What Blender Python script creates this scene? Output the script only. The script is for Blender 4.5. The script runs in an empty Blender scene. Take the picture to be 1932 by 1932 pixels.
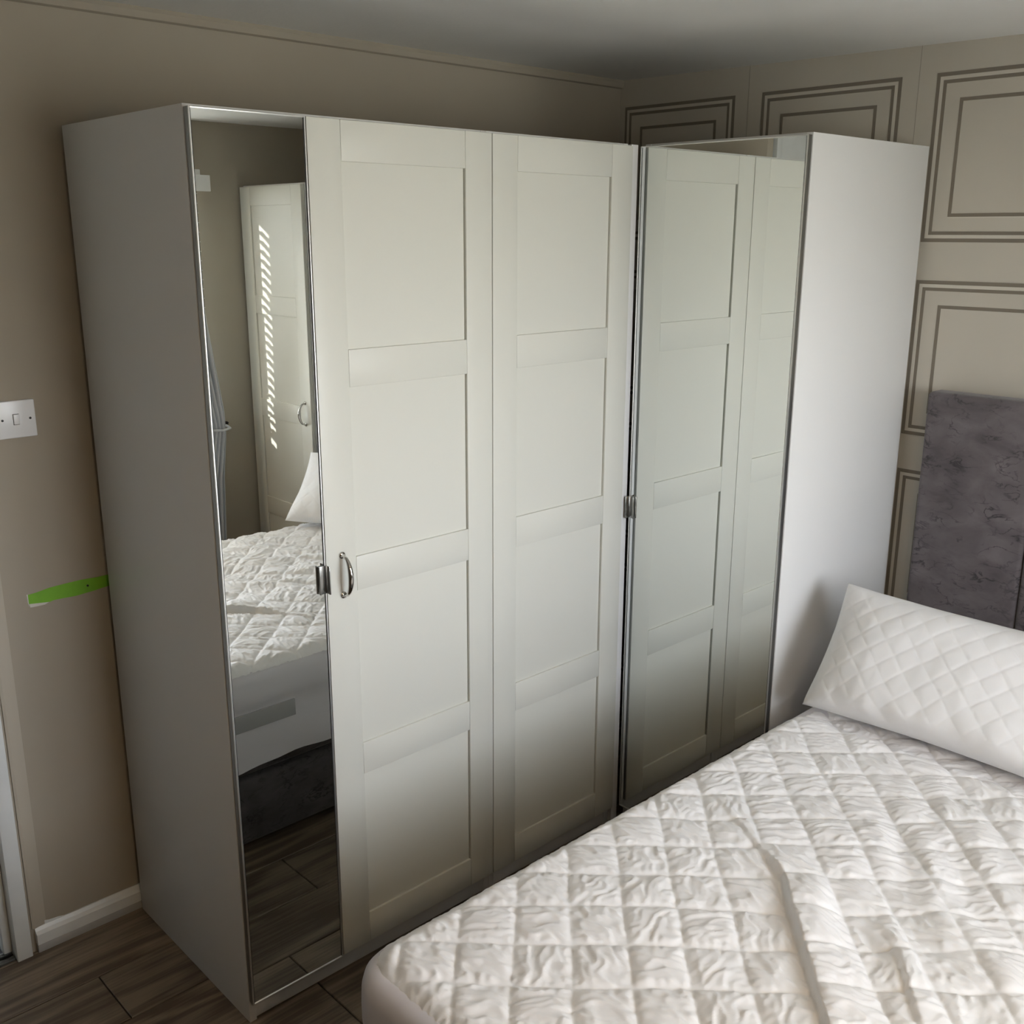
import bpy, bmesh, math, random
import numpy as np
from mathutils import Vector, Matrix

random.seed(7)
sc = bpy.context.scene
COL = sc.collection

# ------------------------------------------------------------------ camera
# World: x runs along the fitted wardrobes, y into the back wall, z up; origin at the
# floor under the front left corner of the wardrobe run. Metres.
CAM = (-0.9461, -1.8896, 1.7815)
YAW, PITCH, ROLL, FPX = 0.7558, -0.2624, 0.0032, 1951.9
def make_camera():
    cy, sy, cp, sp = math.cos(YAW), math.sin(YAW), math.cos(PITCH), math.sin(PITCH)
    f = Vector((sy*cp, cy*cp, sp)); r = Vector((cy, -sy, 0)); u = r.cross(f)
    c, s = math.cos(ROLL), math.sin(ROLL)
    r2 = c*r + s*u; u2 = -s*r + c*u
    m = Matrix((r2, u2, -f)).transposed().to_4x4(); m.translation = Vector(CAM)
    cd = bpy.data.cameras.new('camera'); cd.sensor_width = 36; cd.lens = FPX/1932*36
    cd.clip_start = 0.02
    co = bpy.data.objects.new('camera', cd); COL.objects.link(co); co.matrix_world = m
    sc.camera = co
make_camera()

# ------------------------------------------------------------------ light
WORLD_STRENGTH = 24.5
WORLD_COLOR = (0.90, 0.96, 1.06)
SUN_STRENGTH = 8.0
SUN_DIR = Vector((1.8, 1.0, -0.6))
w = bpy.data.worlds.new('sky'); sc.world = w; w.use_nodes = True
bg = w.node_tree.nodes['Background']
bg.inputs['Strength'].default_value = WORLD_STRENGTH
_g = w.node_tree.nodes; _l = w.node_tree.links
_tc = _g.new('ShaderNodeTexCoord'); _sp = _g.new('ShaderNodeSeparateXYZ'); _mr = _g.new('ShaderNodeMapRange'); _mx = _g.new('ShaderNodeMix')
_l.new(_tc.outputs['Generated'], _sp.inputs[0]); _l.new(_sp.outputs['Z'], _mr.inputs['Value'])
_mr.inputs['From Min'].default_value = -0.03; _mr.inputs['From Max'].default_value = 0.12
_mx.data_type = 'RGBA'; _mx.inputs['A'].default_value = (0.66, 0.67, 0.63, 1); _mx.inputs['B'].default_value = (*WORLD_COLOR, 1)   # ground below, overcast-bright sky above
_l.new(_mr.outputs['Result'], _mx.inputs['Factor']); _l.new(_mx.outputs['Result'], bg.inputs['Color'])
sd = bpy.data.lights.new('sun', 'SUN'); sd.energy = SUN_STRENGTH; sd.angle = math.radians(1.6); sd.color = (1.0, 0.95, 0.86)
so = bpy.data.objects.new('sun', sd); COL.objects.link(so); so.location = (-6, -5, 4)
so.rotation_euler = SUN_DIR.to_track_quat('-Z', 'Y').to_euler()
WX0, WX1, WZ0, WZ1 = 0.02, 1.20, 0.92, 2.10        # window opening in the front wall
WY, WYO = -2.50, -2.74                               # inner and outer face of that wall
pd = bpy.data.lights.new('window_portal', 'AREA'); pd.shape = 'RECTANGLE'; pd.size = WX1-WX0; pd.size_y = WZ1-WZ0
pd.cycles.is_portal = True
po = bpy.data.objects.new('window_portal', pd); COL.objects.link(po)
po.location = ((WX0+WX1)/2, WYO-0.03, (WZ0+WZ1)/2); po.rotation_euler = (math.radians(90), 0, 0)
sc.view_settings.view_transform = 'Standard'; sc.view_settings.look = 'None'
sc.view_settings.gamma = 1.0; sc.view_settings.use_curve_mapping = False
sc.view_settings.exposure = 0.0
sc.cycles.use_denoising = True
sc.cycles.max_bounces = 12; sc.cycles.diffuse_bounces = 8; sc.cycles.glossy_bounces = 6
sc.cycles.sample_clamp_indirect = 6.0
sc.cycles.caustics_reflective = False; sc.cycles.caustics_refractive = False

# ------------------------------------------------------------------ helpers
def lin(r, g, b):
    f = lambda c: (c/255/12.92) if c/255 <= 0.04045 else ((c/255+0.055)/1.055)**2.4
    return (f(r), f(g), f(b))

def mat(name, col, rough=0.5, metal=0.0, spec=0.5, var=0.0, vscale=4.0, bump=0.0, bscale=200.0, sheen=0.0, coat=0.0):
    m = bpy.data.materials.new(name); m.use_nodes = True
    nt = m.node_tree; b = nt.nodes['Principled BSDF']
    b.inputs['Base Color'].default_value = (*col, 1)
    b.inputs['Roughness'].default_value = rough; b.inputs['Metallic'].default_value = metal
    b.inputs['Specular IOR Level'].default_value = spec
    if sheen: b.inputs['Sheen Weight'].default_value = sheen
    if coat: b.inputs['Coat Weight'].default_value = coat
    if var or bump:
        tc = nt.nodes.new('ShaderNodeTexCoord')
    if var:
        n = nt.nodes.new('ShaderNodeTexNoise'); n.inputs['Scale'].default_value = vscale; n.inputs['Detail'].default_value = 5
        nt.links.new(tc.outputs['Object'], n.inputs['Vector'])
        r = nt.nodes.new('ShaderNodeValToRGB')
        r.color_ramp.elements[0].color = (*[c*(1-var) for c in col], 1); r.color_ramp.elements[0].position = 0.3
        r.color_ramp.elements[1].color = (*[min(1, c*(1+var)) for c in col], 1); r.color_ramp.elements[1].position = 0.7
        nt.links.new(n.outputs['Fac'], r.inputs['Fac']); nt.links.new(r.outputs['Color'], b.inputs['Base Color'])
    if bump:
        n2 = nt.nodes.new('ShaderNodeTexNoise'); n2.inputs['Scale'].default_value = bscale; n2.inputs['Detail'].default_value = 3
        nt.links.new(tc.outputs['Object'], n2.inputs['Vector'])
        bp = nt.nodes.new('ShaderNodeBump'); bp.inputs['Strength'].default_value = bump; bp.inputs['Distance'].default_value = 0.002
        nt.links.new(n2.outputs['Fac'], bp.inputs['Height']); nt.links.new(bp.outputs['Normal'], b.inputs['Normal'])
    return m

def velvet(name, base, dark, light):
    """crushed velvet: mottled grey with short dark broken horizontal streaks"""
    m = bpy.data.materials.new(name); m.use_nodes = True
    nt = m.node_tree; N = nt.nodes; L = nt.links; b = N['Principled BSDF']
    b.inputs['Roughness'].default_value = 0.75; b.inputs['Sheen Weight'].default_value = 0.25
    b.inputs['Specular IOR Level'].default_value = 0.2
    tc = N.new('ShaderNodeTexCoord')
    def noise(sx, sy, sz, scale, det, dist=0.0):
        mp = N.new('ShaderNodeMapping'); mp.inputs['Scale'].default_value = (sx, sy, sz)
        L.new(tc.outputs['Object'], mp.inputs['Vector'])
        n = N.new('ShaderNodeTexNoise'); n.inputs['Scale'].default_value = scale; n.inputs['Detail'].default_value = det
        n.inputs['Distortion'].default_value = dist
        L.new(mp.outputs['Vector'], n.inputs['Vector']); return n
    a = noise(1, 1, 1.6, 9, 6, 0.4)
    r = N.new('ShaderNodeValToRGB')
    r.color_ramp.elements[0].position = 0.32; r.color_ramp.elements[0].color = (*[c*0.75 for c in base], 1)
    r.color_ramp.elements[1].position = 0.68; r.color_ramp.elements[1].color = (*light, 1)
    L.new(a.outputs['Fac'], r.inputs['Fac'])
    s = noise(1, 1, 2.0, 17, 8, 0.5)
    sb = N.new('ShaderNodeMath'); sb.operation = 'SUBTRACT'; sb.inputs[1].default_value = 0.5; L.new(s.outputs['Fac'], sb.inputs[0])
    ab = N.new('ShaderNodeMath'); ab.operation = 'ABSOLUTE'; L.new(sb.outputs[0], ab.inputs[0])
    r2 = N.new('ShaderNodeValToRGB')
    r2.color_ramp.elements[0].position = 0.004; r2.color_ramp.elements[0].color = (1, 1, 1, 1)
    r2.color_ramp.elements[1].position = 0.032; r2.color_ramp.elements[1].color = (0, 0, 0, 1)
    L.new(ab.outputs[0], r2.inputs['Fac'])
    k = noise(1, 1, 1.5, 11, 5)
    r3 = N.new('ShaderNodeValToRGB')
    r3.color_ramp.elements[0].position = 0.42; r3.color_ramp.elements[1].position = 0.62
    L.new(k.outputs['Fac'], r3.inputs['Fac'])
    mu = N.new('ShaderNodeMath'); mu.operation = 'MULTIPLY'
    L.new(r2.outputs['Color'], mu.inputs[0]); L.new(r3.outputs['Color'], mu.inputs[1])
    mx = N.new('ShaderNodeMix'); mx.data_type = 'RGBA'
    L.new(mu.outputs[0], mx.inputs['Factor']); L.new(r.outputs['Color'], mx.inputs['A']); mx.inputs['B'].default_value = (*dark, 1)
    L.new(mx.outputs['Result'], b.inputs['Base Color'])
    bp = N.new('ShaderNodeBump'); bp.inputs['Strength'].default_value = 0.25; bp.inputs['Distance'].default_value = 0.003
    L.new(s.outputs['Fac'], bp.inputs['Height']); L.new(bp.outputs['Normal'], b.inputs['Normal'])
    return m

def wood(name):
    """grey-brown oak laminate, cathedral grain along x, tone varies from plank to plank"""
    m = bpy.data.materials.new(name); m.use_nodes = True
    nt = m.node_tree; N = nt.nodes; L = nt.links; b = N['Principled BSDF']
    b.inputs['Roughness'].default_value = 0.42
    tc = N.new('ShaderNodeTexCoord'); oi = N.new('ShaderNodeObjectInfo')
    off = N.new('ShaderNodeVectorMath'); off.operation = 'SCALE'; off.inputs[0].default_value = (13, 7, 3)
    L.new(oi.outputs['Random'], off.inputs['Scale'])
    ad = N.new('ShaderNodeVectorMath'); ad.operation = 'ADD'
    L.new(tc.outputs['Object'], ad.inputs[0]); L.new(off.outputs['Vector'], ad.inputs[1])
    mp = N.new('ShaderNodeMapping'); mp.inputs['Scale'].default_value = (1.1, 6.0, 1); L.new(ad.outputs['Vector'], mp.inputs['Vector'])
    n = N.new('ShaderNodeTexNoise'); n.inputs['Scale'].default_value = 1.0; n.inputs['Detail'].default_value = 1.5; n.inputs['Distortion'].default_value = 0.3
    L.new(mp.outputs['Vector'], n.inputs['Vector'])
    mu = N.new('ShaderNodeMath'); mu.operation = 'MULTIPLY'; mu.inputs[1].default_value = 46; L.new(n.outputs['Fac'], mu.inputs[0])
    sn = N.new('ShaderNodeMath'); sn.operation = 'SINE'; L.new(mu.outputs[0], sn.inputs[0])
    mp2 = N.new('ShaderNodeMapping'); mp2.inputs['Scale'].default_value = (6, 130, 1); L.new(ad.outputs['Vector'], mp2.inputs['Vector'])
    n2 = N.new('ShaderNodeTexNoise'); n2.inputs['Scale'].default_value = 1.0; n2.inputs['Detail'].default_value = 4
    L.new(mp2.outputs['Vector'], n2.inputs['Vector'])
    mr = N.new('ShaderNodeMath'); mr.operation = 'MULTIPLY_ADD'; mr.inputs[1].default_value = 0.13; L.new(sn.outputs[0], mr.inputs[0])
    hf = N.new('ShaderNodeMath'); hf.operation = 'MULTIPLY'; hf.inputs[1].default_value = 0.6; L.new(n2.outputs['Fac'], hf.inputs[0]); L.new(hf.outputs[0], mr.inputs[2])
    n3 = N.new('ShaderNodeTexNoise'); n3.inputs['Scale'].default_value = 5; n3.inputs['Detail'].default_value = 3
    L.new(ad.outputs['Vector'], n3.inputs['Vector'])
    m3 = N.new('ShaderNodeMath'); m3.operation = 'MULTIPLY_ADD'; m3.inputs[1].default_value = 0.5; L.new(n3.outputs['Fac'], m3.inputs[0]); L.new(mr.outputs[0], m3.inputs[2])
    r = N.new('ShaderNodeValToRGB'); e = r.color_ramp.elements
    e[0].position = 0.40; e[0].color = (0.105, 0.076, 0.052, 1)
    e[1].position = 0.74; e[1].color = (0.26, 0.205, 0.148, 1)
    L.new(m3.outputs[0], r.inputs['Fac'])
    hv = N.new('ShaderNodeHueSaturation')
    vr = N.new('ShaderNodeMapRange'); vr.inputs['To Min'].default_value = 0.78; vr.inputs['To Max'].default_value = 1.18
    L.new(oi.outputs['Random'], vr.inputs['Value']); L.new(vr.outputs['Result'], hv.inputs['Value']); L.new(r.outputs['Color'], hv.inputs['Color'])
    L.new(hv.outputs['Color'], b.inputs['Base Color'])
    return m

M = {}
M['wall'] = mat('tan_wall_paint', (0.36, 0.322, 0.262), 0.85, spec=0.2, var=0.05, vscale=1.6, bump=0.06, bscale=160)
M['wall_taupe'] = mat('taupe_wall_paint', (0.25, 0.235, 0.215), 0.85, spec=0.2, var=0.05, vscale=1.6)
M['wall_strip'] = mat('tan_paint_lightened', (0.43, 0.39, 0.32), 0.8, spec=0.2)  # wall tan made paler to stand for light on the turned face
M['ceiling'] = mat('ceiling_white', (0.80, 0.795, 0.77), 0.9, spec=0.1, var=0.03, vscale=3, bump=0.35, bscale=90)
M['paper'] = mat('greige_wallpaper', (0.50, 0.47, 0.405), 0.8, spec=0.2, var=0.03, vscale=2.5)
M['paper_line'] = mat('wallpaper_printed_shadow_line', (0.20, 0.175, 0.14), 0.8, spec=0.2)
M['paper_light'] = mat('wallpaper_printed_light_line', (0.56, 0.53, 0.46), 0.8, spec=0.2)
M['seam'] = mat('wallpaper_seam', (0.33, 0.30, 0.25), 0.8, spec=0.2)
M['white_gloss'] = mat('white_gloss_paint', (0.72, 0.74, 0.73), 0.35, var=0.05, vscale=9)
M['skirt_grey'] = mat('grey_skirting_strip', (0.42, 0.42, 0.41), 0.45)
M['carcass'] = mat('white_carcass_foil', (0.70, 0.70, 0.69), 0.42, spec=0.4)
M['door'] = mat('warm_white_door_lacquer', (0.665, 0.665, 0.605), 0.40, spec=0.4)
M['mirror'] = mat('mirror_silver', (0.86, 0.885, 0.87), 0.0, metal=1.0)
M['alu'] = mat('darkened_aluminium', (0.30, 0.30, 0.29), 0.4, metal=1.0)  # darkened copy of the aluminium, for dark reflections on the frame sides
M['alu_bright'] = mat('brightened_aluminium_edge', (0.88, 0.88, 0.86), 0.42, metal=1.0)  # brightened copy of the aluminium, for light caught by the front lip
M['edge_reflection'] = mat('black_edge_reflection', (0.012, 0.012, 0.012), 0.6)  # black stands in for the frame lip mirrored in the glass
M['chrome'] = mat('polished_nickel', (0.62, 0.61, 0.58), 0.1, metal=1.0)
M['clip'] = mat('brushed_steel_clip', (0.45, 0.45, 0.44), 0.25, metal=1.0)
M['plank'] = wood('oak_laminate')
M['subfloor'] = mat('dark_floor_joint', (0.025, 0.02, 0.016), 0.8)
M['quilt'] = mat('white_polycotton_quilt', (0.88, 0.872, 0.875), 0.55, spec=0.3, sheen=0.15)
M['sheet'] = mat('white_stretch_skirt', (0.70, 0.68, 0.715), 0.7, spec=0.2, sheen=0.1)
M['label'] = mat('grey_woven_label', (0.40, 0.40, 0.40), 0.7, spec=0.2)
M['pillow'] = mat('white_pillow_cotton', (0.86, 0.86, 0.865), 0.7, spec=0.2, sheen=0.1)
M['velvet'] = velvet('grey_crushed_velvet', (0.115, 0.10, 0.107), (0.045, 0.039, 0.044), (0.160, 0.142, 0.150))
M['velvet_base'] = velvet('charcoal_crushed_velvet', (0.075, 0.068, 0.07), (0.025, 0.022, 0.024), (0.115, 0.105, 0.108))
M['plastic'] = mat('white_switch_plastic', (0.76, 0.765, 0.77), 0.3)
M['dark'] = mat('black_screw', (0.01, 0.01, 0.01), 0.5)
M['green'] = mat('green_tape', (0.17, 0.42, 0.02), 0.6, var=0.08, vscale=30)
M['plaster'] = mat('bare_white_plaster', (0.62, 0.61, 0.56), 0.9)
M['curtain'] = mat('pale_grey_curtain', (0.55, 0.57, 0.60), 0.85, spec=0.1, sheen=0.2)
M['blind'] = mat('white_blind_slat', (0.80, 0.80, 0.78), 0.5)
M['upvc'] = mat('white_upvc', (0.80, 0.81, 0.82), 0.35)
gm = bpy.data.materials.new('window_glass'); gm.use_nodes = True
_nt = gm.node_tree; _nt.nodes.clear()
_o = _nt.nodes.new('ShaderNodeOutputMaterial'); _mx = _nt.nodes.new('ShaderNodeMixShader'); _mx.inputs[0].default_value = 0.06
_t = _nt.nodes.new('ShaderNodeBsdfTransparent'); _g = _nt.nodes.new('ShaderNodeBsdfGlossy'); _g.inputs['Roughness'].default_value = 0.02
_nt.links.new(_t.outputs[0], _mx.inputs[1]); _nt.links.new(_g.outputs[0], _mx.inputs[2]); _nt.links.new(_mx.outputs[0], _o.inputs[0])
M['glass'] = gm

class MB:
    """collects simple solids; build() links them as one mesh object"""
    def __init__(self): self.v = []; self.f = []; self.mi = []
    def add(self, vs, fs, k=0):
        o = len(self.v); self.v += [tuple(p) for p in vs]; self.f += [tuple(i+o for i in q) for q in fs]; self.mi += [k]*len(fs)
        return self
    def box(self, x0, x1, y0, y1, z0, z1, k=0):
        vs = [(x0,y0,z0),(x1,y0,z0),(x1,y1,z0),(x0,y1,z0),(x0,y0,z1),(x1,y0,z1),(x1,y1,z1),(x0,y1,z1)]
        return self.add(vs, [(0,3,2,1),(4,5,6,7),(0,1,5,4),(1,2,6,5),(2,3,7,6),(3,0,4,7)], k)
    def prism(self, pts, axis, a, b, k=0):
        """closed outline in the two other axes, extruded along axis from a to b"""
        n = len(pts); vs = []
        for t in (a, b):
            for p, q in pts:
                vs.append({0: (t, p, q), 1: (p, t, q), 2: (p, q, t)}[axis])
        fs = [tuple(range(n-1, -1, -1)), tuple(range(n, 2*n))]
        fs += [(i, (i+1) % n, n+(i+1) % n, n+i) for i in range(n)]
        return self.add(vs, fs, k)
    def tube(self, path, rad, seg=12, k=0):
        path = [Vector(p) for p in path]; n = len(path)
        rs = rad if isinstance(rad, (list, tuple)) else [rad]*n
        vs = []; up = None
        for i, p in enumerate(path):
            t = (path[min(i+1, n-1)] - path[max(i-1, 0)]).normalized()
            if up is None:
                up = Vector((0, 0, 1)) if abs(t.z) < 0.9 else Vector((1, 0, 0))
            s = t.cross(up).normalized(); up = s.cross(t).normalized()
            for j in range(seg):
                a = 2*math.pi*j/seg
                vs.append(p + rs[i]*(math.cos(a)*s + math.sin(a)*up))
        fs = [tuple(range(seg-1, -1, -1)), tuple(range((n-1)*seg, n*seg))]
        for i in range(n-1):
            for j in range(seg):
                j2 = (j+1) % seg
                fs.append((i*seg+j, i*seg+j2, (i+1)*seg+j2, (i+1)*seg+j))
        return self.add(vs, fs, k)
    def build(self, name, material, parent=None, bevel=0.0, seg=2, smooth=False, mats=None):
        me = bpy.data.meshes.new(name); me.from_pydata(self.v, [], self.f)
        for mm in (mats or [material]): me.materials.append(mm)
        if mats:
            for p, k in zip(me.polygons, self.mi): p.material_index = k
        bm = bmesh.new(); bm.from_mesh(me); bmesh.ops.recalc_face_normals(bm, faces=bm.faces)
        if bevel:
            bmesh.ops.bevel(bm, geom=[e for e in bm.edges], offset=bevel, segments=seg, profile=0.5, affect='EDGES', clamp_overlap=True)
        bm.to_mesh(me); bm.free()
        if smooth or bevel:
            for p in me.polygons: p.use_smooth = True
            if bevel: me.set_sharp_from_angle(angle=math.radians(40))
        o = bpy.data.objects.new(name, me); COL.objects.link(o)
        if parent is not None: o.parent = parent
        return o

def B(name, material, parent, x0, x1, y0, y1, z0, z1, bevel=0.0, seg=2):
    return MB().box(x0, x1, y0, y1, z0, z1).build(name, material, parent, bevel, seg)

def tag(o, label, cat, group=None):
    o['label'] = label; o['category'] = cat
    if group: o['group'] = group
    return o
def thing(name, label, cat, loc=(0, 0, 0), rz=0.0, group=None):
    o = bpy.data.objects.new(name, None); COL.objects.link(o); o.empty_display_size = 0.1
    o.location = loc; o.rotation_euler = (0, 0, rz)
    return tag(o, label, cat, group)
def struct(o, label=None, cat=None):
    o['kind'] = 'structure'
    if label: o['label'] = label
    if cat: o['category'] = cat
    return o

# ------------------------------------------------------------------ room shell
XR, XL, YB, ZC = 1.905, -2.60, 0.602, 2.285
DX0, DX1 = -1.12, -0.283                # built-in closet opening in the back wall

# floor: dark bed with separate laminate planks
fl = struct(MB().box(XL-0.1, XR+0.1, WYO, YB+0.1, -0.06, -0.012).build('floor', M['subfloor']), 'grey-brown oak laminate floor laid in long planks', 'floor')
PW, PL, GAP = 0.192, 1.285, 0.0015
def plank(x0, x1, y0, y1):
    cx, cyy = (x0+x1)/2, (y0+y1)/2
    hx, hy = (x1-x0)/2-GAP, (y1-y0)/2-GAP; bv = 0.0018
    vs = [(-hx,-hy,-.012),(hx,-hy,-.012),(hx,hy,-.012),(-hx,hy,-.012),(-hx,-hy,-bv),(hx,-hy,-bv),(hx,hy,-bv),(-hx,hy,-bv),
          (-hx+bv,-hy+bv,0),(hx-bv,-hy+bv,0),(hx-bv,hy-bv,0),(-hx+bv,hy-bv,0)]
    fs = [(0,1,5,4),(1,2,6,5),(2,3,7,6),(3,0,4,7),(4,5,9,8),(5,6,10,9),(6,7,11,10),(7,4,8,11),(8,9,10,11)]
    o = MB().add(vs, fs).build('plank', M['plank'], fl); o.location = (cx, cyy, 0)
ytop = 0.397 + PW
joints = {0: -0.75, 1: -0.195, 2: 0.55, 3: 0.190, 4: -0.35, 5: 0.40}
y = ytop + PW; row = -1
while y > WY + 0.002:
    y0 = max(y-PW, WY); y1 = min(y, YB)
    if y1 - y0 > 0.004:
        jx = joints.get(row, (row*0.47) % PL - 0.6)
        while jx > XL: jx -= PL
        x = XL
        nx = jx + PL
        while x < XR - 0.001:
            x1 = min(nx, XR)
            if x1 - x > 0.003: plank(x, x1, y0, y1)
            x = x1; nx += PL
    y -= PW; row += 1

ZC_F = 2.246                            # the ceiling falls slightly towards the window wall
struct(MB().prism([(YB+0.2, ZC+0.0025), (YB, ZC), (WY, ZC_F), (WYO, ZC_F-0.003), (WYO, ZC+0.1), (YB+0.2, ZC+0.1)], 0, XL-0.1, XR+0.1).build('ceiling', M['ceiling']), 'white textured plaster ceiling', 'ceiling')
wb = MB(); wb.box(DX1, XR+0.12, YB, YB+0.12, -0.012, ZC); wb.box(XL-0.1, DX0, YB, YB+0.12, -0.012, ZC)
struct(wb.build('wall_back', M['wall']), 'tan painted wall behind the wardrobe run', 'wall')
wr = struct(B('wall_right', M['paper'], None, XR, XR+0.12, WYO, YB, -0.012, ZC), 'greige wallpapered wall printed with double-lined panels', 'wall')
struct(B('wall_left', M['wall_taupe'], None, XL-0.12, XL, WYO, YB, -0.012, ZC), 'plain taupe wall opposite the headboard', 'wall')
wf = MB()
wf.box(XL, WX0, WYO, WY, -0.012, ZC); wf.box(WX1, XR, WYO, WY, -0.012, ZC)
wf.box(WX0, WX1, WYO, WY, -0.012, WZ0); wf.box(WX0, WX1, WYO, WY, WZ1, ZC)
struct(wf.build('wall_front', M['wall']), 'tan wall with the window, seen in the narrow mirror', 'wall')

# printed panels of the wallpaper (embossed a fraction of a millimetre), children of the wall
def rect_ring(mb, y0, y1, z0, z1, wdt, d, k):
    # frame between rectangle and the same rectangle inset by wdt; y0>y1 (runs to -y)
    x = XR - d
    mb.box(x, XR+0.001, y1, y0, z1-wdt, z1, k); mb.box(x, XR+0.001, y1, y0, z0, z0+wdt, k)
    mb.box(x, XR+0.001, y0-wdt, y0, z0+wdt, z1-wdt, k); mb.box(x, XR+0.001, y1, y1+wdt, z0+wdt, z1-wdt, k)
for ci in range(6):
    ya = 0.579 - 0.5445*ci; yb_ = max(ya - 0.446, WY+0.03)
    for rj in range(4):
        zt = 2.198 - 0.5365*rj; zb = zt - 0.434
        mb = MB()
        rect_ring(mb, ya, yb_, zb, zt, 0.010, 0.0012, 0)
        rect_ring(mb, ya-0.010, yb_+0.010, zb+0.010, zt-0.010, 0.009, 0.0020, 1)
        rect_ring(mb, ya-0.019, yb_+0.019, zb+0.019, zt-0.019, 0.009, 0.0010, 0)
        rect_ring(mb, ya-0.068, yb_+0.068, zb+0.066, zt-0.066, 0.009, 0.0010, 0)
        mb.box(XR-0.0014, XR+0.001, yb_+0.068, ya-0.068, zb+0.0625, zb+0.066, 1)
        mb.build('wallpaper_panel', None, wr, mats=[M['paper_line'], M['paper_light']])
for ci in range(5):
    ys = 0.085 - 0.5445*ci
    B('wallpaper_seam', M['seam'], wr, XR-0.0004, XR+0.001, ys-0.0007, ys+0.0007, 0.05, ZC-0.002)

# coving strip at the top of the back wall
struct(MB().prism([(YB, ZC), (YB-0.012, ZC), (YB-0.014, ZC-0.010), (YB-0.010, ZC-0.024), (YB, ZC-0.027)], 0, DX1, XR).build('trim_1', M['wall']), 'thin painted beading under the ceiling along the tan wall', 'trim')
# skirting: painted upper board and grey strip below
bb = struct(MB().prism([(YB, 0.022), (YB-0.016, 0.022), (YB-0.016, 0.050), (YB-0.009, 0.058), (YB-0.004, 0.066), (YB, 0.066)], 0, DX1+0.012, XR).build('baseboard_back', M['white_gloss']), 'short white skirting board between closet frame and wardrobe', 'baseboard')
B('floor_strip', M['skirt_grey'], bb, DX1+0.012, XR, YB-0.0165, YB, 0.0, 0.022, 0.0008)
MB().prism([(DX1+0.022, 0.0655), (DX1+0.090, 0.0655), (DX1+0.072, 0.0700), (DX1+0.050, 0.0720), (DX1+0.036, 0.0765), (DX1+0.026, 0.0740)], 1, YB-0.0012, YB-0.0001).build('paint_smear', M['white_gloss'], bb)
# wall strip beside the closet frame, colour lightened for its angled face
struct(MB().prism([(DX1+0.006, YB), (DX1+0.006, YB-0.004), (DX1+0.012, YB-0.006), (DX1+0.042, YB-0.0005), (DX1+0.042, YB)], 2, 0.066, ZC).build('trim_2', M['wall_strip']), 'angled plaster strip beside the white frame, light painted into its colour', 'trim')

# built-in closet with a white full-height frame at the far left
d1 = struct(B('door_1', M['white_gloss'], None, DX0-0.0, DX1-0.10, YB+0.055, YB+0.085, 0.014, ZC-0.003, 0.002), 'white full-height closet door and frame at the left edge', 'door')
B('door_post', M['white_gloss'], d1, DX1-0.040, DX1-0.003, YB-0.018, YB+0.12, 0.0, ZC-0.001, 0.002)
B('door_post', M['white_gloss'], d1, DX0, DX0+0.037, YB-0.018, YB+0.12, 0.0, ZC-0.001, 0.002)
B('door_stop', M['white_gloss'], d1, DX1-0.060, DX1-0.0405, YB+0.020, YB+0.050, 0.012, ZC-0.002, 0.002)
B('door_stop', M['white_gloss'], d1, DX1-0.098, DX1-0.080, YB+0.034, YB+0.060, 0.012, ZC-0.002, 0.002)
B('sliding_track', M['alu'], d1, DX0+0.04, DX1-0.041, YB-0.004, YB+0.012, 0.0, 0.006, 0.001)
B('sliding_track', M['alu'], d1, DX0+0.04, DX1-0.041, YB+0.022, YB+0.036, 0.0, 0.009, 0.001)
B('closet_floor', M['dark'], d1, DX0, DX1, YB+0.0, YB+0.30, -0.012, -0.001)
B('closet_back', M['dark'], d1, DX0-0.02, DX1+0.02, YB+0.30, YB+0.31, -0.012, ZC)

# window: frame, panes, sill
w1 = MB()
fy0, fy1 = WYO+0.01, WYO+0.07
w1.box(WX0, WX0+0.05, fy0, fy1, WZ0, WZ1); w1.box(WX1-0.05, WX1, fy0, fy1, WZ0, WZ1)
w1.box(WX0+0.05, WX1-0.05, fy0, fy1, WZ0, WZ0+0.05); w1.box(WX0+0.05, WX1-0.05, fy0, fy1, WZ1-0.05, WZ1)
mxx = (WX0+WX1)/2
w1.box(mxx-0.03, mxx+0.03, fy0, fy1, WZ0+0.05, WZ1-0.05)
win = struct(w1.build('window_1', M['upvc'], bevel=0.003), 'white framed window behind the blind', 'window')
B('pane', M['glass'], win, WX0+0.05, mxx-0.03, WYO+0.037, WYO+0.043, WZ0+0.05, WZ1-0.05)
B('pane', M['glass'], win, mxx+0.03, WX1-0.05, WYO+0.037, WYO+0.043, WZ0+0.05, WZ1-0.05)
B('window_sill', M['white_gloss'], win, WX0-0.03, WX1+0.03, WYO+0.07, WY+0.03, WZ0-0.022, WZ0+0.003, 0.004)

# unseen outside wall, added to cut the sun to a narrow band
struct(B('wall_sun_block', M['wall'], None, -0.25, -0.02, -3.02, WYO, -0.5, 3.0), 'unseen outside wall added beside the window to block sun', 'wall')

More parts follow.
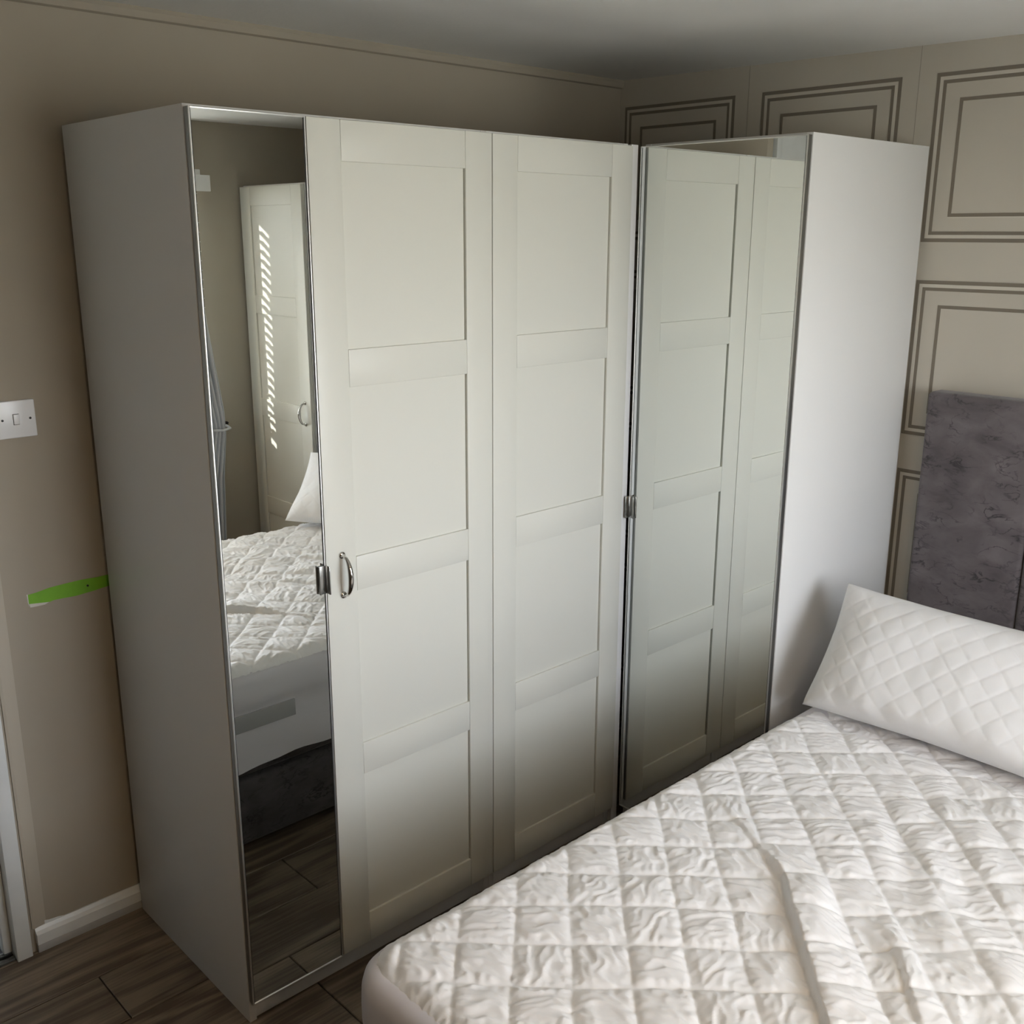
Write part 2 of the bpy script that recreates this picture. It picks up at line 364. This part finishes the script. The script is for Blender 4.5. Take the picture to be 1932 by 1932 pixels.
# ------------------------------------------------------------------ wardrobes
H, DEP, TH = 2.012, 0.58, 0.018
DZ0, DZ1 = 0.062, 2.006
def panel_door(parent, x0, x1, dz=0.0, handle=None):
    """framed door: backing slab, 2 stiles, 5 rails, 4 recessed panels, optional bow handle; front at y=-0.02"""
    g = 0.0012
    a, b = x0+g, x1-g; z0, z1 = DZ0+dz, DZ1+dz
    d = B('door', M['door'], parent, a, b, -0.010, -0.0025, z0, z1, 0.0008)
    sw, rh = 0.0805, 0.0810
    ph = (z1-z0-5*rh)/4
    for s0, s1 in ((a, a+sw), (b-sw, b)):
        B('stile', M['door'], d, s0, s1, -0.020, -0.010, z0, z1, 0.0015)
    for i in range(5):
        r0 = z0 + i*(rh+ph)
        B('rail', M['door'], d, a+sw+0.0002, b-sw-0.0002, -0.0199, -0.010, r0, r0+rh, 0.0018)
    for i in range(4):
        p0 = z0 + rh + i*(rh+ph)
        B('panel', M['door'], d, a+sw+0.0028, b-sw-0.0028, -0.0135, -0.010, p0, p0+ph)
    if handle is not None:
        hx, hz0, hz1 = handle
        mb = MB()
        pts = []; rs = []
        n = 18
        for i in range(n+1):
            t = i/n; zz = hz1 + (hz0-hz1)*t
            prof = min(1.0, math.sin(math.pi*t))**0.42 if 0 < t < 1 else 0
            pts.append((hx, -0.020-0.006-0.028*prof, zz)); rs.append(0.0036+0.0030*math.sin(math.pi*t))
        mb.tube(pts, rs, 14)
        for zz in (hz0, hz1):
            mb.tube([(hx, -0.0200, zz), (hx, -0.0235, zz), (hx, -0.026, zz)], [0.0078, 0.0078, 0.0050], 16)
            mb.tube([(hx, -0.024, zz), (hx, -0.030, zz)], [0.0046, 0.0040], 12)
        mb.build('handle', M['chrome'], d, smooth=True).data.set_sharp_from_angle(angle=math.radians(45))
    return d
def mirror_door(parent, x0, x1, clip=None, dz=0.0):
    g = 0.0012
    a, b = x0+g, x1-g; z0, z1 = DZ0-0.002+dz, DZ1+dz; fw = 0.0030
    d = B('mirror_door', M['alu'], parent, a, b, -0.0165, -0.0025, z0, z1, 0.0006)
    for s0, s1 in ((a, a+fw), (b-fw, b)):
        B('frame_bar', M['alu_bright'], d, s0, s1, -0.0215, -0.0166, z0, z1, 0.0009)
    for r0, r1 in ((z0, z0+fw), (z1-fw, z1)):
        B('frame_bar', M['alu_bright'], d, a+fw, b-fw, -0.0215, -0.0166, r0, r1, 0.0009)
    for s0, s1 in ((a+fw, a+fw+0.0020), (b-fw-0.0020, b-fw)):
        B('reflection_strip', M['edge_reflection'], d, s0, s1, -0.0176, -0.0165, z0+fw, z1-fw)  # dark reflection along the frame, painted as black strips
    mg = B('mirror_glass', M['mirror'], d, a+fw+0.0020, b-fw-0.0020, -0.0190, -0.0166, z0+fw, z1-fw)
    mg['label'] = 'silvered mirror glass'
    if clip is not None:
        side, cz0, cz1 = clip
        e = b if side > 0 else a
        mb = MB()
        # a folded metal clip gripping the door edge: flat tab, raised lip
        s = -side
        xs = sorted((e + s*0.020, e - s*0.0008))
        mb.box(xs[0], xs[1], -0.0235, -0.0216, cz0, cz1)
        xs = sorted((e - s*0.0008, e + s*0.0014))
        mb.box(xs[0], xs[1], -0.0380, -0.0216, cz0, cz1)
        xs = sorted((e + s*0.020, e + s*0.0178))
        mb.box(xs[0], xs[1], -0.0275, -0.0235, cz0, cz1)
        mb.build('clip_handle', M['clip'], d, bevel=0.0005)
    return d
def carcass(t, wd, h=H, dep=DEP, front_edge=True):
    B('side_panel', M['carcass'], t, 0, TH, 0, dep, 0, h, 0.0008)
    B('side_panel', M['carcass'], t, wd-TH, wd, 0, dep, 0, h, 0.0008)
    B('top_panel', M['carcass'], t, TH, wd-TH, 0.001, dep, h-TH, h, 0.0008)
    B('bottom_panel', M['carcass'], t, TH, wd-TH, 0.001, dep-0.004, 0.060, 0.078, 0.0008)
    B('plinth', M['carcass'], t, TH, wd-TH, 0.004, 0.020, 0.004, 0.0598, 0.0008)
    B('back_panel', M['carcass'], t, TH, wd-TH, dep-0.006, dep-0.001, 0.078, h-TH)

wa = thing('wardrobe', 'white wardrobe with a narrow mirror door beside a panelled door with bow handle', 'wardrobe', (0, 0, 0), 0, 'white fitted wardrobes')
carcass(wa, 0.75)
mirror_door(wa, 0.0, 0.25, clip=(1, 1.008, 1.073))
panel_door(wa, 0.25, 0.75, handle=(0.2925, 0.993, 1.087))
wbx = thing('wardrobe', 'white wardrobe with one plain panelled door, next to the corner mirror', 'wardrobe', (0.75, 0, 0), 0, 'white fitted wardrobes')
carcass(wbx, 0.50)
panel_door(wbx, 0.0, 0.50)
# corner unit, front faces -x
wc = thing('wardrobe', 'white corner wardrobe with wide mirror door, beside the bed head', 'wardrobe', (1.299, -0.020, 0), -math.pi/2, 'white fitted wardrobes')
carcass(wc, 0.50)
mirror_door(wc, 0.0, 0.50, clip=(-1, 0.992, 1.056))
# filler strip closing the inner corner (in the corner unit's local frame)
B('filler_strip', M['carcass'], wc, -0.030, -0.0075, -0.0480, -0.0215, 0.0, H-0.002, 0.0008)
# wardrobe on the far side of the bed, seen in the narrow mirror
w3x, w3y0, w3y1, w3h = 1.47, -1.985, -2.487, 1.985
wd3 = thing('wardrobe', 'white wardrobe reflected in the narrow mirror, striped with sunlight', 'wardrobe', (w3x+0.02, w3y0, 0), -math.pi/2, 'white fitted wardrobes')
_h = H
carcass(wd3, w3y0-w3y1, h=w3h, dep=0.40)
panel_door(wd3, 0.0, w3y0-w3y1, dz=w3h-H, handle=(0.0425, 0.972, 1.066))

# ------------------------------------------------------------------ noise helpers (numpy)
_rng = np.random.RandomState(11)
_perm = _rng.permutation(512); _ga = _rng.rand(512)*2*np.pi
def perlin(x, y, seed=0):
    xi = np.floor(x).astype(int); yi = np.floor(y).astype(int); xf = x-xi; yf = y-yi
    def g(ix, iy, dx, dy):
        h = _perm[(_perm[(ix+seed*37) & 511] + iy) & 511]
        return np.cos(_ga[h])*dx + np.sin(_ga[h])*dy
    u = xf*xf*xf*(xf*(xf*6-15)+10); v = yf*yf*yf*(yf*(yf*6-15)+10)
    a = g(xi, yi, xf, yf); b = g(xi+1, yi, xf-1, yf); c = g(xi, yi+1, xf, yf-1); d = g(xi+1, yi+1, xf-1, yf-1)
    return 1.4*((a*(1-u)+b*u)*(1-v) + (c*(1-u)+d*u)*v)
def smooth(a, b, x):
    t = np.clip((x-a)/(b-a), 0, 1); return t*t*(3-2*t)
def grid_faces(nu, nv):
    i, j = np.meshgrid(np.arange(nu-1), np.arange(nv-1), indexing='ij')
    a = (i*nv+j).ravel(); return np.stack([a, a+nv, a+nv+1, a+1], 1)
def np_mesh(name, V, F, material, parent=None, smooth_=True):
    me = bpy.data.meshes.new(name)
    me.from_pydata([tuple(p) for p in V.tolist()], [], [tuple(q) for q in F.tolist()])
    me.materials.append(material)
    if smooth_: me.polygons.foreach_set('use_smooth', [True]*len(me.polygons))
    me.update()
    o = bpy.data.objects.new(name, me); COL.objects.link(o)
    if parent is not None: o.parent = parent
    return o

# ------------------------------------------------------------------ bed
BX0, BX1, BY0, BY1 = -0.130, 1.815, -0.602, -1.842      # mattress footprint (foot, head, wardrobe side, window side)
bed = thing('divan_bed', 'grey crushed velvet divan bed with a tall panelled headboard', 'bed', (0, 0, 0))
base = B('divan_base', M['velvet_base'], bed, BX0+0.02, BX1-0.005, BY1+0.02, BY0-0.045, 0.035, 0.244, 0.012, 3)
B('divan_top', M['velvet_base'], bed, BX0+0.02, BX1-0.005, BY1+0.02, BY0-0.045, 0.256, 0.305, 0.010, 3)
for cxx in (BX0+0.10, BX1-0.10):
    for cyy in (BY0-0.10, BY1+0.10):
        MB().tube([(cxx, cyy, 0.0), (cxx, cyy, 0.036)], [0.022, 0.025], 16).build('foot', M['dark'], bed)
# headboard panels
hbw = 0.305
for i in range(4):
    y1 = -0.610 - hbw*i; y0 = y1 - hbw
    B('headboard_panel', M['velvet'], bed, 1.826, XR-0.006, y0+0.0012, y1-0.0012, 0.06, 1.368, 0.013, 4)

# mattress with quilted protector
mt = thing('mattress', 'mattress in a white diamond-quilted protector on the grey divan', 'mattress', (0, 0, 0))
ZT = 0.614
def quilt_height(X, Y):
    wob = 0.006*perlin(X*5+3, Y*5, 1); wob2 = 0.006*perlin(X*5, Y*5+9, 2)
    u = (X-Y)/math.sqrt(2)+wob; v = (X+Y)/math.sqrt(2)+wob2
    pu, pv = 0.0975, 0.1015
    cu = (u-0.628)/pu; cv = (v+0.378)/pv
    iu = np.floor(cu).astype(int); iv = np.floor(cv).astype(int)
    du = np.abs(cu-np.round(cu))*pu; dv = np.abs(cv-np.round(cv))*pv      # distance to a stitch line (m)
    puff = (1-np.exp(-du/0.0065))*(1-np.exp(-dv/0.0065))
    hsh = (iu*73 + iv*151) & 511
    amp = 0.75+0.6*_rngA[hsh]
    dome = np.sin(np.pi*np.clip(du*2/pu, 0, 1)/2)*np.sin(np.pi*np.clip(dv*2/pv, 0, 1)/2)
    z = (0.0045*puff + 0.0024*dome)*amp
    # creases: each cell has its own direction
    th = _rngB[hsh]*0.9 + np.where(_rngA[hsh] > 0.5, 0.25, 1.1)
    cs, sn = np.cos(th), np.sin(th)
    wx = X + 0.012*perlin(X*22, Y*22, 3); wy = Y + 0.012*perlin(X*22+5, Y*22, 4)
    a = wx*cs+wy*sn; b = -wx*sn+wy*cs
    cr = perlin(a*13+hsh*1.7, b*42+hsh*0.9, 5)
    fine = perlin(a*34, b*95+hsh, 6)
    ridge = 1-np.abs(cr)*3.2
    cr2 = perlin(a*20-hsh*1.3, b*64+hsh*2.1, 13); ridge2 = np.clip(1-np.abs(cr2)*4.0, 0, 1)
    z += puff*(0.0030*np.clip(ridge, 0, 1)**1.6 + 0.0017*ridge2**1.5 + 0.0007*fine + 0.0032*cr)
    # puckers right at the stitch lines, crossing them
    pk = np.exp(-((np.minimum(du, dv)-0.010)/0.009)**2)
    t_along = np.where(du < dv, v, u)
    z += pk*0.0026*perlin(t_along*75, np.where(du < dv, iu, iv)*3.3+0.5, 7)
    # soft sag of the whole cover
    z += 0.006*perlin(X*3.1, Y*3.1, 8)
    return z
_rngA = _rng.rand(512); _rngB = _rng.rand(512)*math.pi
FOLD = np.array([(0.80,-0.64),(0.771,-0.692),(0.73,-0.77),(0.688,-0.846),(0.632,-0.946),(0.600,-0.998),(0.519,-1.064),(0.455,-1.125),(0.389,-1.185),(0.319,-1.251),(0.22,-1.34),(0.10,-1.44)])
FA = np.array([0.0,0.001,0.003,0.006,0.011,0.016,0.019,0.020,0.020,0.020,0.018,0.010])
FOLD2 = np.array([(0.62,-1.17),(0.551,-1.249),(0.50,-1.29),(0.452,-1.326),(0.38,-1.39)])
FA2 = np.array([0.0,0.006,0.008,0.008,0.002])
def fold_height(X, Y, P, A, wr_, wl_):
    """bulge to the right of a polyline, steep towards its left"""
    best = np.full(X.shape, 1e9); sd = np.zeros(X.shape); am = np.zeros(X.shape)
    for k in range(len(P)-1):
        p, q = P[k], P[k+1]; d = q-p; L2 = d@d
        t = np.clip(((X-p[0])*d[0]+(Y-p[1])*d[1])/L2, 0, 1)
        ex = X-(p[0]+t*d[0]); ey = Y-(p[1]+t*d[1]); dd = np.hypot(ex, ey)
        s = np.sign(d[0]*ey-d[1]*ex)          # + on the left of travel (towards the head/right of the picture)
        m_ = dd < best
        best = np.where(m_, dd, best); sd = np.where(m_, s*dd, sd); am = np.where(m_, A[k]+(A[k+1]-A[k])*t, am)
    rise = smooth(-wl_, wl_, sd); fall = np.exp(-np.clip(sd, 0, None)/wr_)
    dip = -0.18*np.exp(-((sd+0.005)/0.006)**2)
    return am*(rise*fall*1.25+dip)
def quilt():
    st = 0.0036
    in_ = 0.024
    xs = np.arange(BX0+in_, BX1-in_+st, st); ys = np.arange(BY0-in_*0.6, BY1+in_-st, -st)
    X, Y = np.meshgrid(xs, ys, indexing='ij')
    ex = np.minimum(X-xs[0], xs[-1]-X); ey = np.minimum(ys[0]-Y, Y-ys[-1])
    # rounded corners: pull grid points of the corner inwards
    R = 0.075
    ed = np.where((ex < R) & (ey < R), R-np.hypot(R-ex, R-ey), np.minimum(ex, ey))
    q = quilt_height(X, Y)
    f1 = fold_height(X, Y, FOLD, FA, 0.085, 0.0042)
    f2 = fold_height(X, Y, FOLD2, FA2, 0.05, 0.005)
    # broad slack rolls near the middle of the bed
    ww = smooth(0.30, 0.55, X)*smooth(-0.95, -1.10, Y)*smooth(1.35, 1.1, X)
    dgl = (X*0.55-Y*0.83) + 0.02*perlin(X*6, Y*6, 9)
    rolls = 0.014*ww*perlin(dgl*15, (X*0.83+Y*0.55)*3.5, 10)
    e = np.clip(ed/0.045, 0, 1)
    Z = ZT-0.012 + q*np.clip(ed/0.03, 0.15, 1) + (f1+f2+rolls)*smooth(0, 0.10, ed)
    Z -= 0.020*(1-e)**2                       # the cover turns down at the rim
    # pressed down under the leaning pillow
    Z -= 0.016*smooth(1.22, 1.29, X)*smooth(1.62, 1.50, X)*smooth(-1.42, -1.34, Y)
    # gathered hem
    hem = np.exp(-(ed/0.018)**2)
    Z += hem*0.003*perlin((X+Y)*60, (X-Y)*60, 12)
    # clip outside the rounded corner: project onto the arc
    out = (ex < R) & (ey < R) & (ed < 0)
    cxx = np.where(X < (xs[0]+xs[-1])/2, xs[0]+R, xs[-1]-R); cyy = np.where(Y > (ys[0]+ys[-1])/2, ys[0]-R, ys[-1]+R)
    dx, dy = X-cxx, Y-cyy; dl = np.hypot(dx, dy)+1e-9
    X = np.where(out, cxx+dx/dl*R, X); Y = np.where(out, cyy+dy/dl*R, Y)
    V = np.stack([X.ravel(), Y.ravel(), Z.ravel()], 1)
    return np_mesh('quilted_cover', V, grid_faces(len(xs), len(ys)), M['quilt'], mt), 0
quilt()
def rounded_outline(inset, r, n=10):
    x0, x1, y0, y1 = BX0+inset, BX1-inset, BY1+inset, BY0-inset
    pts = []
    for (cx, cy, a0) in ((x1-r, y1-r, 0), (x0+r, y1-r, 90), (x0+r, y0+r, 180), (x1-r, y0+r, 270)):
        for k in range(n+1):
            a = math.radians(a0+90*k/n); pts.append((cx+r*math.cos(a), cy+r*math.sin(a)))
    # densify the straight runs
    out = []
    for i in range(len(pts)):
        p, q = pts[i], pts[(i+1) % len(pts)]; d = math.hypot(q[0]-p[0], q[1]-p[1]); m = max(1, int(d/0.03))
        for k in range(m): out.append((p[0]+(q[0]-p[0])*k/m, p[1]+(q[1]-p[1])*k/m))
    return out
def skirt():
    prof = [(0.090, ZT-0.030), (0.050, ZT-0.022), (0.030, ZT-0.024), (0.016, ZT-0.031), (0.006, ZT-0.043), (0.0015, ZT-0.060), (0.0, 0.52), (0.0, 0.490), (0.006, 0.480), (0.006, 0.44), (0.003, 0.40), (0.003, 0.35), (0.004, 0.318), (0.005, 0.296)]
    base_ = rounded_outline(0.0, 0.085)
    n = len(base_); V = []
    cx, cy = (BX0+BX1)/2, (BY0+BY1)/2
    for k, (ins, z) in enumerate(prof):
        for i, (x, y) in enumerate(base_):
            px, py = base_[i-1]; qx, qy = base_[(i+1) % n]
            tx, ty = qx-px, qy-py; l = math.hypot(tx, ty); nx, ny = -ty/l, tx/l      # inward (outline runs ccw)
            s = (x*3.1+y*2.3)
            low = max(0.0, (0.50-z)/0.2)
            wv = low*(0.004*math.sin(s*6+z*24)+0.003*math.sin(s*13.7+2-z*11))
            zz = z + (0.006*math.sin(s*2.7+1.0) if k == len(prof)-1 else 0)
            V.append((x+nx*(ins+wv), y+ny*(ins+wv), zz))
    F = []
    for k in range(len(prof)-1):
        for i in range(n):
            j = (i+1) % n
            F.append((k*n+i, (k+1)*n+i, (k+1)*n+j, k*n+j))
    F.append(tuple(range(n)))
    o = MB().add(V, F).build('skirt', M['sheet'], mt, smooth=True)
    return o
sk = skirt()
lb = B('label', M['label'], sk, 0.16, 0.50, BY0-0.010, BY0-0.0015, 0.418, 0.470, 0.002)
lb['label'] = 'grey rectangular label on the mattress side'

# ------------------------------------------------------------------ pillows
def pillow(name, label, P0, ax_w, ax_h, W, Hh, T, seed, bend=0.0):
    """P0 = lower left corner point; ax_w along the width, ax_h up the pillow; front bulges along ax_h x ax_w"""
    aw = Vector(ax_w).normalized(); ah = Vector(ax_h); ah = (ah - ah.dot(aw)*aw).normalized(); an = aw.cross(ah).normalized()
    nu, nv = 181, 131
    a, b = np.meshgrid(np.linspace(-1, 1, nu), np.linspace(-1, 1, nv), indexing='ij')
    def side(sgn):
        A = a*(1-0.045*(1-b*b)*np.abs(a)**2.0)          # sides draw in between pointed corners
        Bv = b*(1-0.075*(1-a*a)*np.abs(b)**2.0)
        U = A*W/2; Vv = Bv*Hh/2
        prof = ((1-np.abs(a)**3.2)*np.where(b < 0, 1-np.abs(b)**4.5, 1-np.abs(b)**2.0))**0.47
        t = T/2*prof
        p1 = (U+Vv)/math.sqrt(2)+0.004*perlin(U*9, Vv*9, seed); p2 = (U-Vv)/math.sqrt(2)+0.004*perlin(U*9+4, Vv*9, seed+1)
        pp = 0.047
        d1 = np.abs(p1/pp-np.round(p1/pp))*pp; d2 = np.abs(p2/pp-np.round(p2/pp))*pp
        rim = smooth(0.005, 0.10, 1-np.maximum(np.abs(a), np.abs(b)))
        t = t + rim*(0.0017*(1-np.exp(-d1/0.0035))*(1-np.exp(-d2/0.0035)) + 0.005*perlin(U*7, Vv*7, seed+2) + 0.0012*perlin(U*34, Vv*16, seed+3))
        t = t + np.exp(-((b+0.80)/0.16)**2)*0.0065*perlin(U*17, Vv*2.5, seed+5)*(1-np.abs(a)**6)
        edge = 1-rim
        t = t + edge*(1-np.maximum(np.abs(a), np.abs(b)))*0.03*perlin((U+Vv)*34, (U-Vv)*34, seed+4)
        return U, Vv, sgn*t
    Vs = []
    for sgn in (1, -1):
        U, Vv, Tt = side(sgn)
        wave = 0.006*perlin(U*7, Vv*7, seed+6)*np.maximum(np.abs(a), np.abs(b))**4 - bend*(a*a)
        Tt = Tt + wave
        P = np.array(P0)[None, None, :] + (U+W/2)[..., None]*np.array(aw) + (Vv+Hh/2)[..., None]*np.array(ah) + Tt[..., None]*np.array(an)
        Vs.append(P.reshape(-1, 3))
    F1 = grid_faces(nu, nv); F2 = F1[:, ::-1] + nu*nv
    V = np.concatenate(Vs)
    # weld the two faces along the rim
    idx = np.arange(2*nu*nv)
    ring = ((np.abs(a) == 1) | (np.abs(b) == 1)).ravel()
    idx[nu*nv:][ring] = np.arange(nu*nv)[ring]
    F = np.concatenate([F1, idx[F2]])
    used = np.unique(F); rm = np.full(len(V), -1); rm[used] = np.arange(len(used))
    o = np_mesh(name, V[used], rm[F], M['pillow'])
    me = o.data; bm = bmesh.new(); bm.from_mesh(me); bmesh.ops.recalc_face_normals(bm, faces=bm.faces); bm.to_mesh(me); bm.free()
    return tag(o, label, 'pillow', 'white quilted pillows')
pillow('pillow', 'white diamond-quilted pillow leaning at the head of the bed beside the corner wardrobe', (1.264, -0.632, 0.621), (0.02, -0.70, 0.0), (0.17, 0.0, 0.25), 0.70, 0.34, 0.20, 21)
pillow('pillow', 'white pillow tucked behind, tip showing in the narrow mirror', (1.575, -1.17, 0.640), (-0.42, -0.66, 0.0), (0.24, -0.15, 0.235), 0.72, 0.36, 0.12, 41)

# ------------------------------------------------------------------ small things on the back wall
sw = thing('light_switch', 'white square light switch plate on the tan wall at left edge', 'light switch', (-0.1665, YB, 1.3685))
B('plate', M['plastic'], sw, -0.043, 0.043, -0.010, 0.0, -0.043, 0.043, 0.0025, 3)
B('rocker', M['plastic'], sw, -0.0065, 0.0065, -0.0125, -0.0095, -0.0115, 0.0115, 0.0008)
B('rocker_gap', M['dark'], sw, -0.0076, 0.0060, -0.01015, -0.0095, -0.0126, 0.0126)
for sx in (-0.0305, 0.0305):
    MB().tube([(sx, -0.0104, 0), (sx, -0.0090, 0)], 0.0028, 14).build('screw', M['dark'], sw)
tp = [(-0.1865, 0.9455), (-0.166, 0.947), (-0.135, 0.952), (-0.10, 0.9535), (-0.06, 0.9545), (-0.02, 0.9525), (0.03, 0.953), (0.03, 0.925), (-0.01, 0.922), (-0.03, 0.9195), (-0.055, 0.918), (-0.075, 0.9165), (-0.105, 0.918), (-0.128, 0.9185), (-0.139, 0.9165), (-0.1865, 0.9225)]
tape = MB().prism(tp, 1, YB-0.0009, YB-0.0001).build('tape_strip', M['green']); tag(tape, 'torn green tape strip on the tan wall beside the wardrobe', 'tape')
MB().prism([(-0.1855, 0.9225), (-0.139, 0.9168), (-0.150, 0.9125), (-0.170, 0.9125), (-0.184, 0.9130)], 1, YB-0.0007, YB-0.0001).build('torn_paper_edge', M['plaster'], tape)
MB().prism([(-0.1895, 0.947), (-0.1862, 0.9460), (-0.1862, 0.915), (-0.1890, 0.927)], 1, YB-0.0007, YB-0.0001).build('torn_paper_edge', M['plaster'], tape)
MB().tube([(-0.045, YB-0.0035, 0.9365), (-0.045, YB-0.0008, 0.9365)], 0.0026, 12).build('screw', M['dark'], tape)

# ------------------------------------------------------------------ window dressing, seen in the mirror
bl = thing('venetian_blind', 'white slatted blind at the window, headrail end showing in the narrow mirror', 'blind', (0, WY, 0))
bx0, bx1 = WX0-0.08, 1.268
B('headrail', M['blind'], bl, bx0, bx1, 0.006, 0.052, 2.005, 2.045, 0.003)
B('valance', M['blind'], bl, bx0-0.008, 1.307, 0.054, 0.062, 1.955, 2.022, 0.002)
B('bracket', M['blind'], bl, 1.290, 1.300, 0.0, 0.054, 1.958, 2.02, 0.002)
B('bracket', M['blind'], bl, bx0-0.007, bx0-0.001, 0.0, 0.054, 1.958, 2.02, 0.002)
ns = 0; sz = 1.985
_a = math.radians(-2); sh = MB()
hw, ht = 0.0225, 0.0011
ca, sa = math.cos(_a), math.sin(_a)
pr = [(-hw*ca+ht*sa, -hw*sa-ht*ca), (hw*ca+ht*sa, hw*sa-ht*ca), (hw*ca-ht*sa, hw*sa+ht*ca), (0, 0.0035), (-hw*ca-ht*sa, -hw*sa+ht*ca)]
slat0 = sh.prism([(-hw*ca, -hw*sa), (0, 0.002), (hw*ca, hw*sa), (hw*ca, hw*sa+0.002), (0, 0.004), (-hw*ca, -hw*sa+0.002)], 0, bx0, bx1-0.022).build('slat', M['blind'], bl)
slat0.location = (0, 0.030, sz)
sz -= 0.040
while sz > WZ0+0.06:
    c_ = slat0.copy(); COL.objects.link(c_); c_.parent = bl; c_.location = (0, 0.030, sz); sz -= 0.040
B('bottom_rail', M['blind'], bl, bx0, bx1-0.01, 0.012, 0.048, sz+0.008, sz+0.022, 0.003)
for cx_ in (bx0+0.15, (bx0+bx1)/2, bx1-0.15):
    MB().tube([(cx_, 0.0545-0.001, sz+0.02), (cx_, 0.0535, 2.0)], 0.0010, 6).build('cord', M['blind'], bl)

def curtain():
    cu = thing('curtain', 'pale grey curtain tied back at the window, seen at the mirror edge', 'curtain', (0, WY, 0))
    nz, nx = 80, 60
    zz = np.linspace(2.05, 0.25, nz); tt = np.linspace(0, 1, nx)
    Zg, Tg = np.meshgrid(zz, tt, indexing='ij')
    k = np.exp(-((Zg-0.95)/0.30)**2)
    left = np.interp(Zg, [0.25, 0.7, 0.93, 1.3, 1.7, 2.05], [1.10, 1.14, 1.20, 1.10, 1.06, 1.05])
    right = np.interp(Zg, [0.25, 0.7, 0.90, 1.0, 1.15, 1.4, 1.7, 2.05], [1.235, 1.256, 1.281, 1.280, 1.262, 1.232, 1.205, 1.190])
    Xg = left+(right-left)*Tg
    Yg = 0.095+0.020*np.sin(Tg*2*np.pi*5+0.6*np.sin(Zg*3))*(1-0.6*k)
    V = np.stack([Xg.ravel(), Yg.ravel(), Zg.ravel()], 1)
    o = np_mesh('curtain_cloth', V, grid_faces(nz, nx), M['curtain'], cu)
    so_ = o.modifiers.new('solid', 'SOLIDIFY'); so_.thickness = 0.003
    MB().tube([(bx0-0.1, 0.095, 2.075), (1.195, 0.095, 2.075)], 0.010, 12).build('curtain_pole', M['alu'], cu)
    B('pole_bracket', M['alu'], cu, 1.170, 1.185, 0.0, 0.10, 2.060, 2.072, 0.001)
    MB().tube([(1.20, 0.122, 0.93), (1.25, 0.128, 0.925), (1.298, 0.105, 0.928), (1.314, 0.03, 0.932)], 0.006, 8).build('tieback', M['curtain'], cu)
    MB().tube([(1.314, 0.0, 0.932), (1.314, 0.040, 0.932), (1.314, 0.046, 0.945)], 0.009, 10).build('tieback_hook', M['dark'], cu)
curtain()

# ------------------------------------------------------------------ unseen pendant added as warm fill; the real warm source is unknown
LX, LY, LZ = -0.42, -2.12, 1.93
pl = thing('warm_fill_lamp', 'unseen warm fill light added as a cream drum pendant beside the window wall', 'lamp', (LX, LY, 0))
zc = ZC + (ZC_F-ZC)*(YB-LY)/(YB-WY)
MB().tube([(0, 0, zc+0.001), (0, 0, zc-0.012), (0, 0, zc-0.022)], [0.045, 0.045, 0.012], 24).build('ceiling_rose', M['plastic'], pl)
MB().tube([(0, 0, zc-0.015), (0, 0, LZ+0.05)], 0.003, 8).build('cord', M['plastic'], pl)
def shade():
    n = 40; V = []; F = []
    for r, z in ((0.150, LZ-0.10), (0.135, LZ+0.10), (0.132, LZ+0.10), (0.147, LZ-0.10)):
        for k in range(n):
            a = 2*math.pi*k/n; V.append((r*math.cos(a), r*math.sin(a), z))
    for q in range(4):
        for k in range(n):
            j = (k+1) % n; F.append((q*n+k, q*n+j, ((q+1) % 4)*n+j, ((q+1) % 4)*n+k))
    m = bpy.data.materials.new('fill_lamp_shade'); m.use_nodes = True
    nt = m.node_tree; b = nt.nodes['Principled BSDF']; out = nt.nodes['Material Output']
    b.inputs['Base Color'].default_value = (0.85, 0.78, 0.66, 1); b.inputs['Roughness'].default_value = 0.9
    tr = nt.nodes.new('ShaderNodeBsdfTranslucent'); tr.inputs['Color'].default_value = (0.95, 0.86, 0.72, 1)
    mx = nt.nodes.new('ShaderNodeMixShader'); mx.inputs[0].default_value = 0.6
    nt.links.new(b.outputs[0], mx.inputs[1]); nt.links.new(tr.outputs[0], mx.inputs[2]); nt.links.new(mx.outputs[0], out.inputs['Surface'])
    return MB().add(V, F).build('shade', m, pl, smooth=True)
shade()
MB().tube([(0, 0, LZ+0.055), (0, 0, LZ+0.02)], [0.014, 0.016], 16).build('lamp_holder', M['plastic'], pl)
bu = mat('fill_bulb', (0.9, 0.85, 0.75), 0.4)
bu.node_tree.nodes['Principled BSDF'].inputs['Emission Color'].default_value = (1.0, 0.72, 0.44, 1)
bu.node_tree.nodes['Principled BSDF'].inputs['Emission Strength'].default_value = 40.0
MB().tube([(0, 0, LZ+0.02), (0, 0, LZ+0.005), (0, 0, LZ-0.015), (0, 0, LZ-0.035), (0, 0, LZ-0.045)], [0.013, 0.022, 0.030, 0.022, 0.006], 16).build('bulb', bu, pl, smooth=True)
ld = bpy.data.lights.new('warm_fill_light', 'POINT'); ld.energy = 16.0; ld.color = (1.0, 0.74, 0.48); ld.shadow_soft_size = 0.05
lo = bpy.data.objects.new('warm_fill_light', ld); COL.objects.link(lo); lo.location = (LX, LY, LZ-0.095)
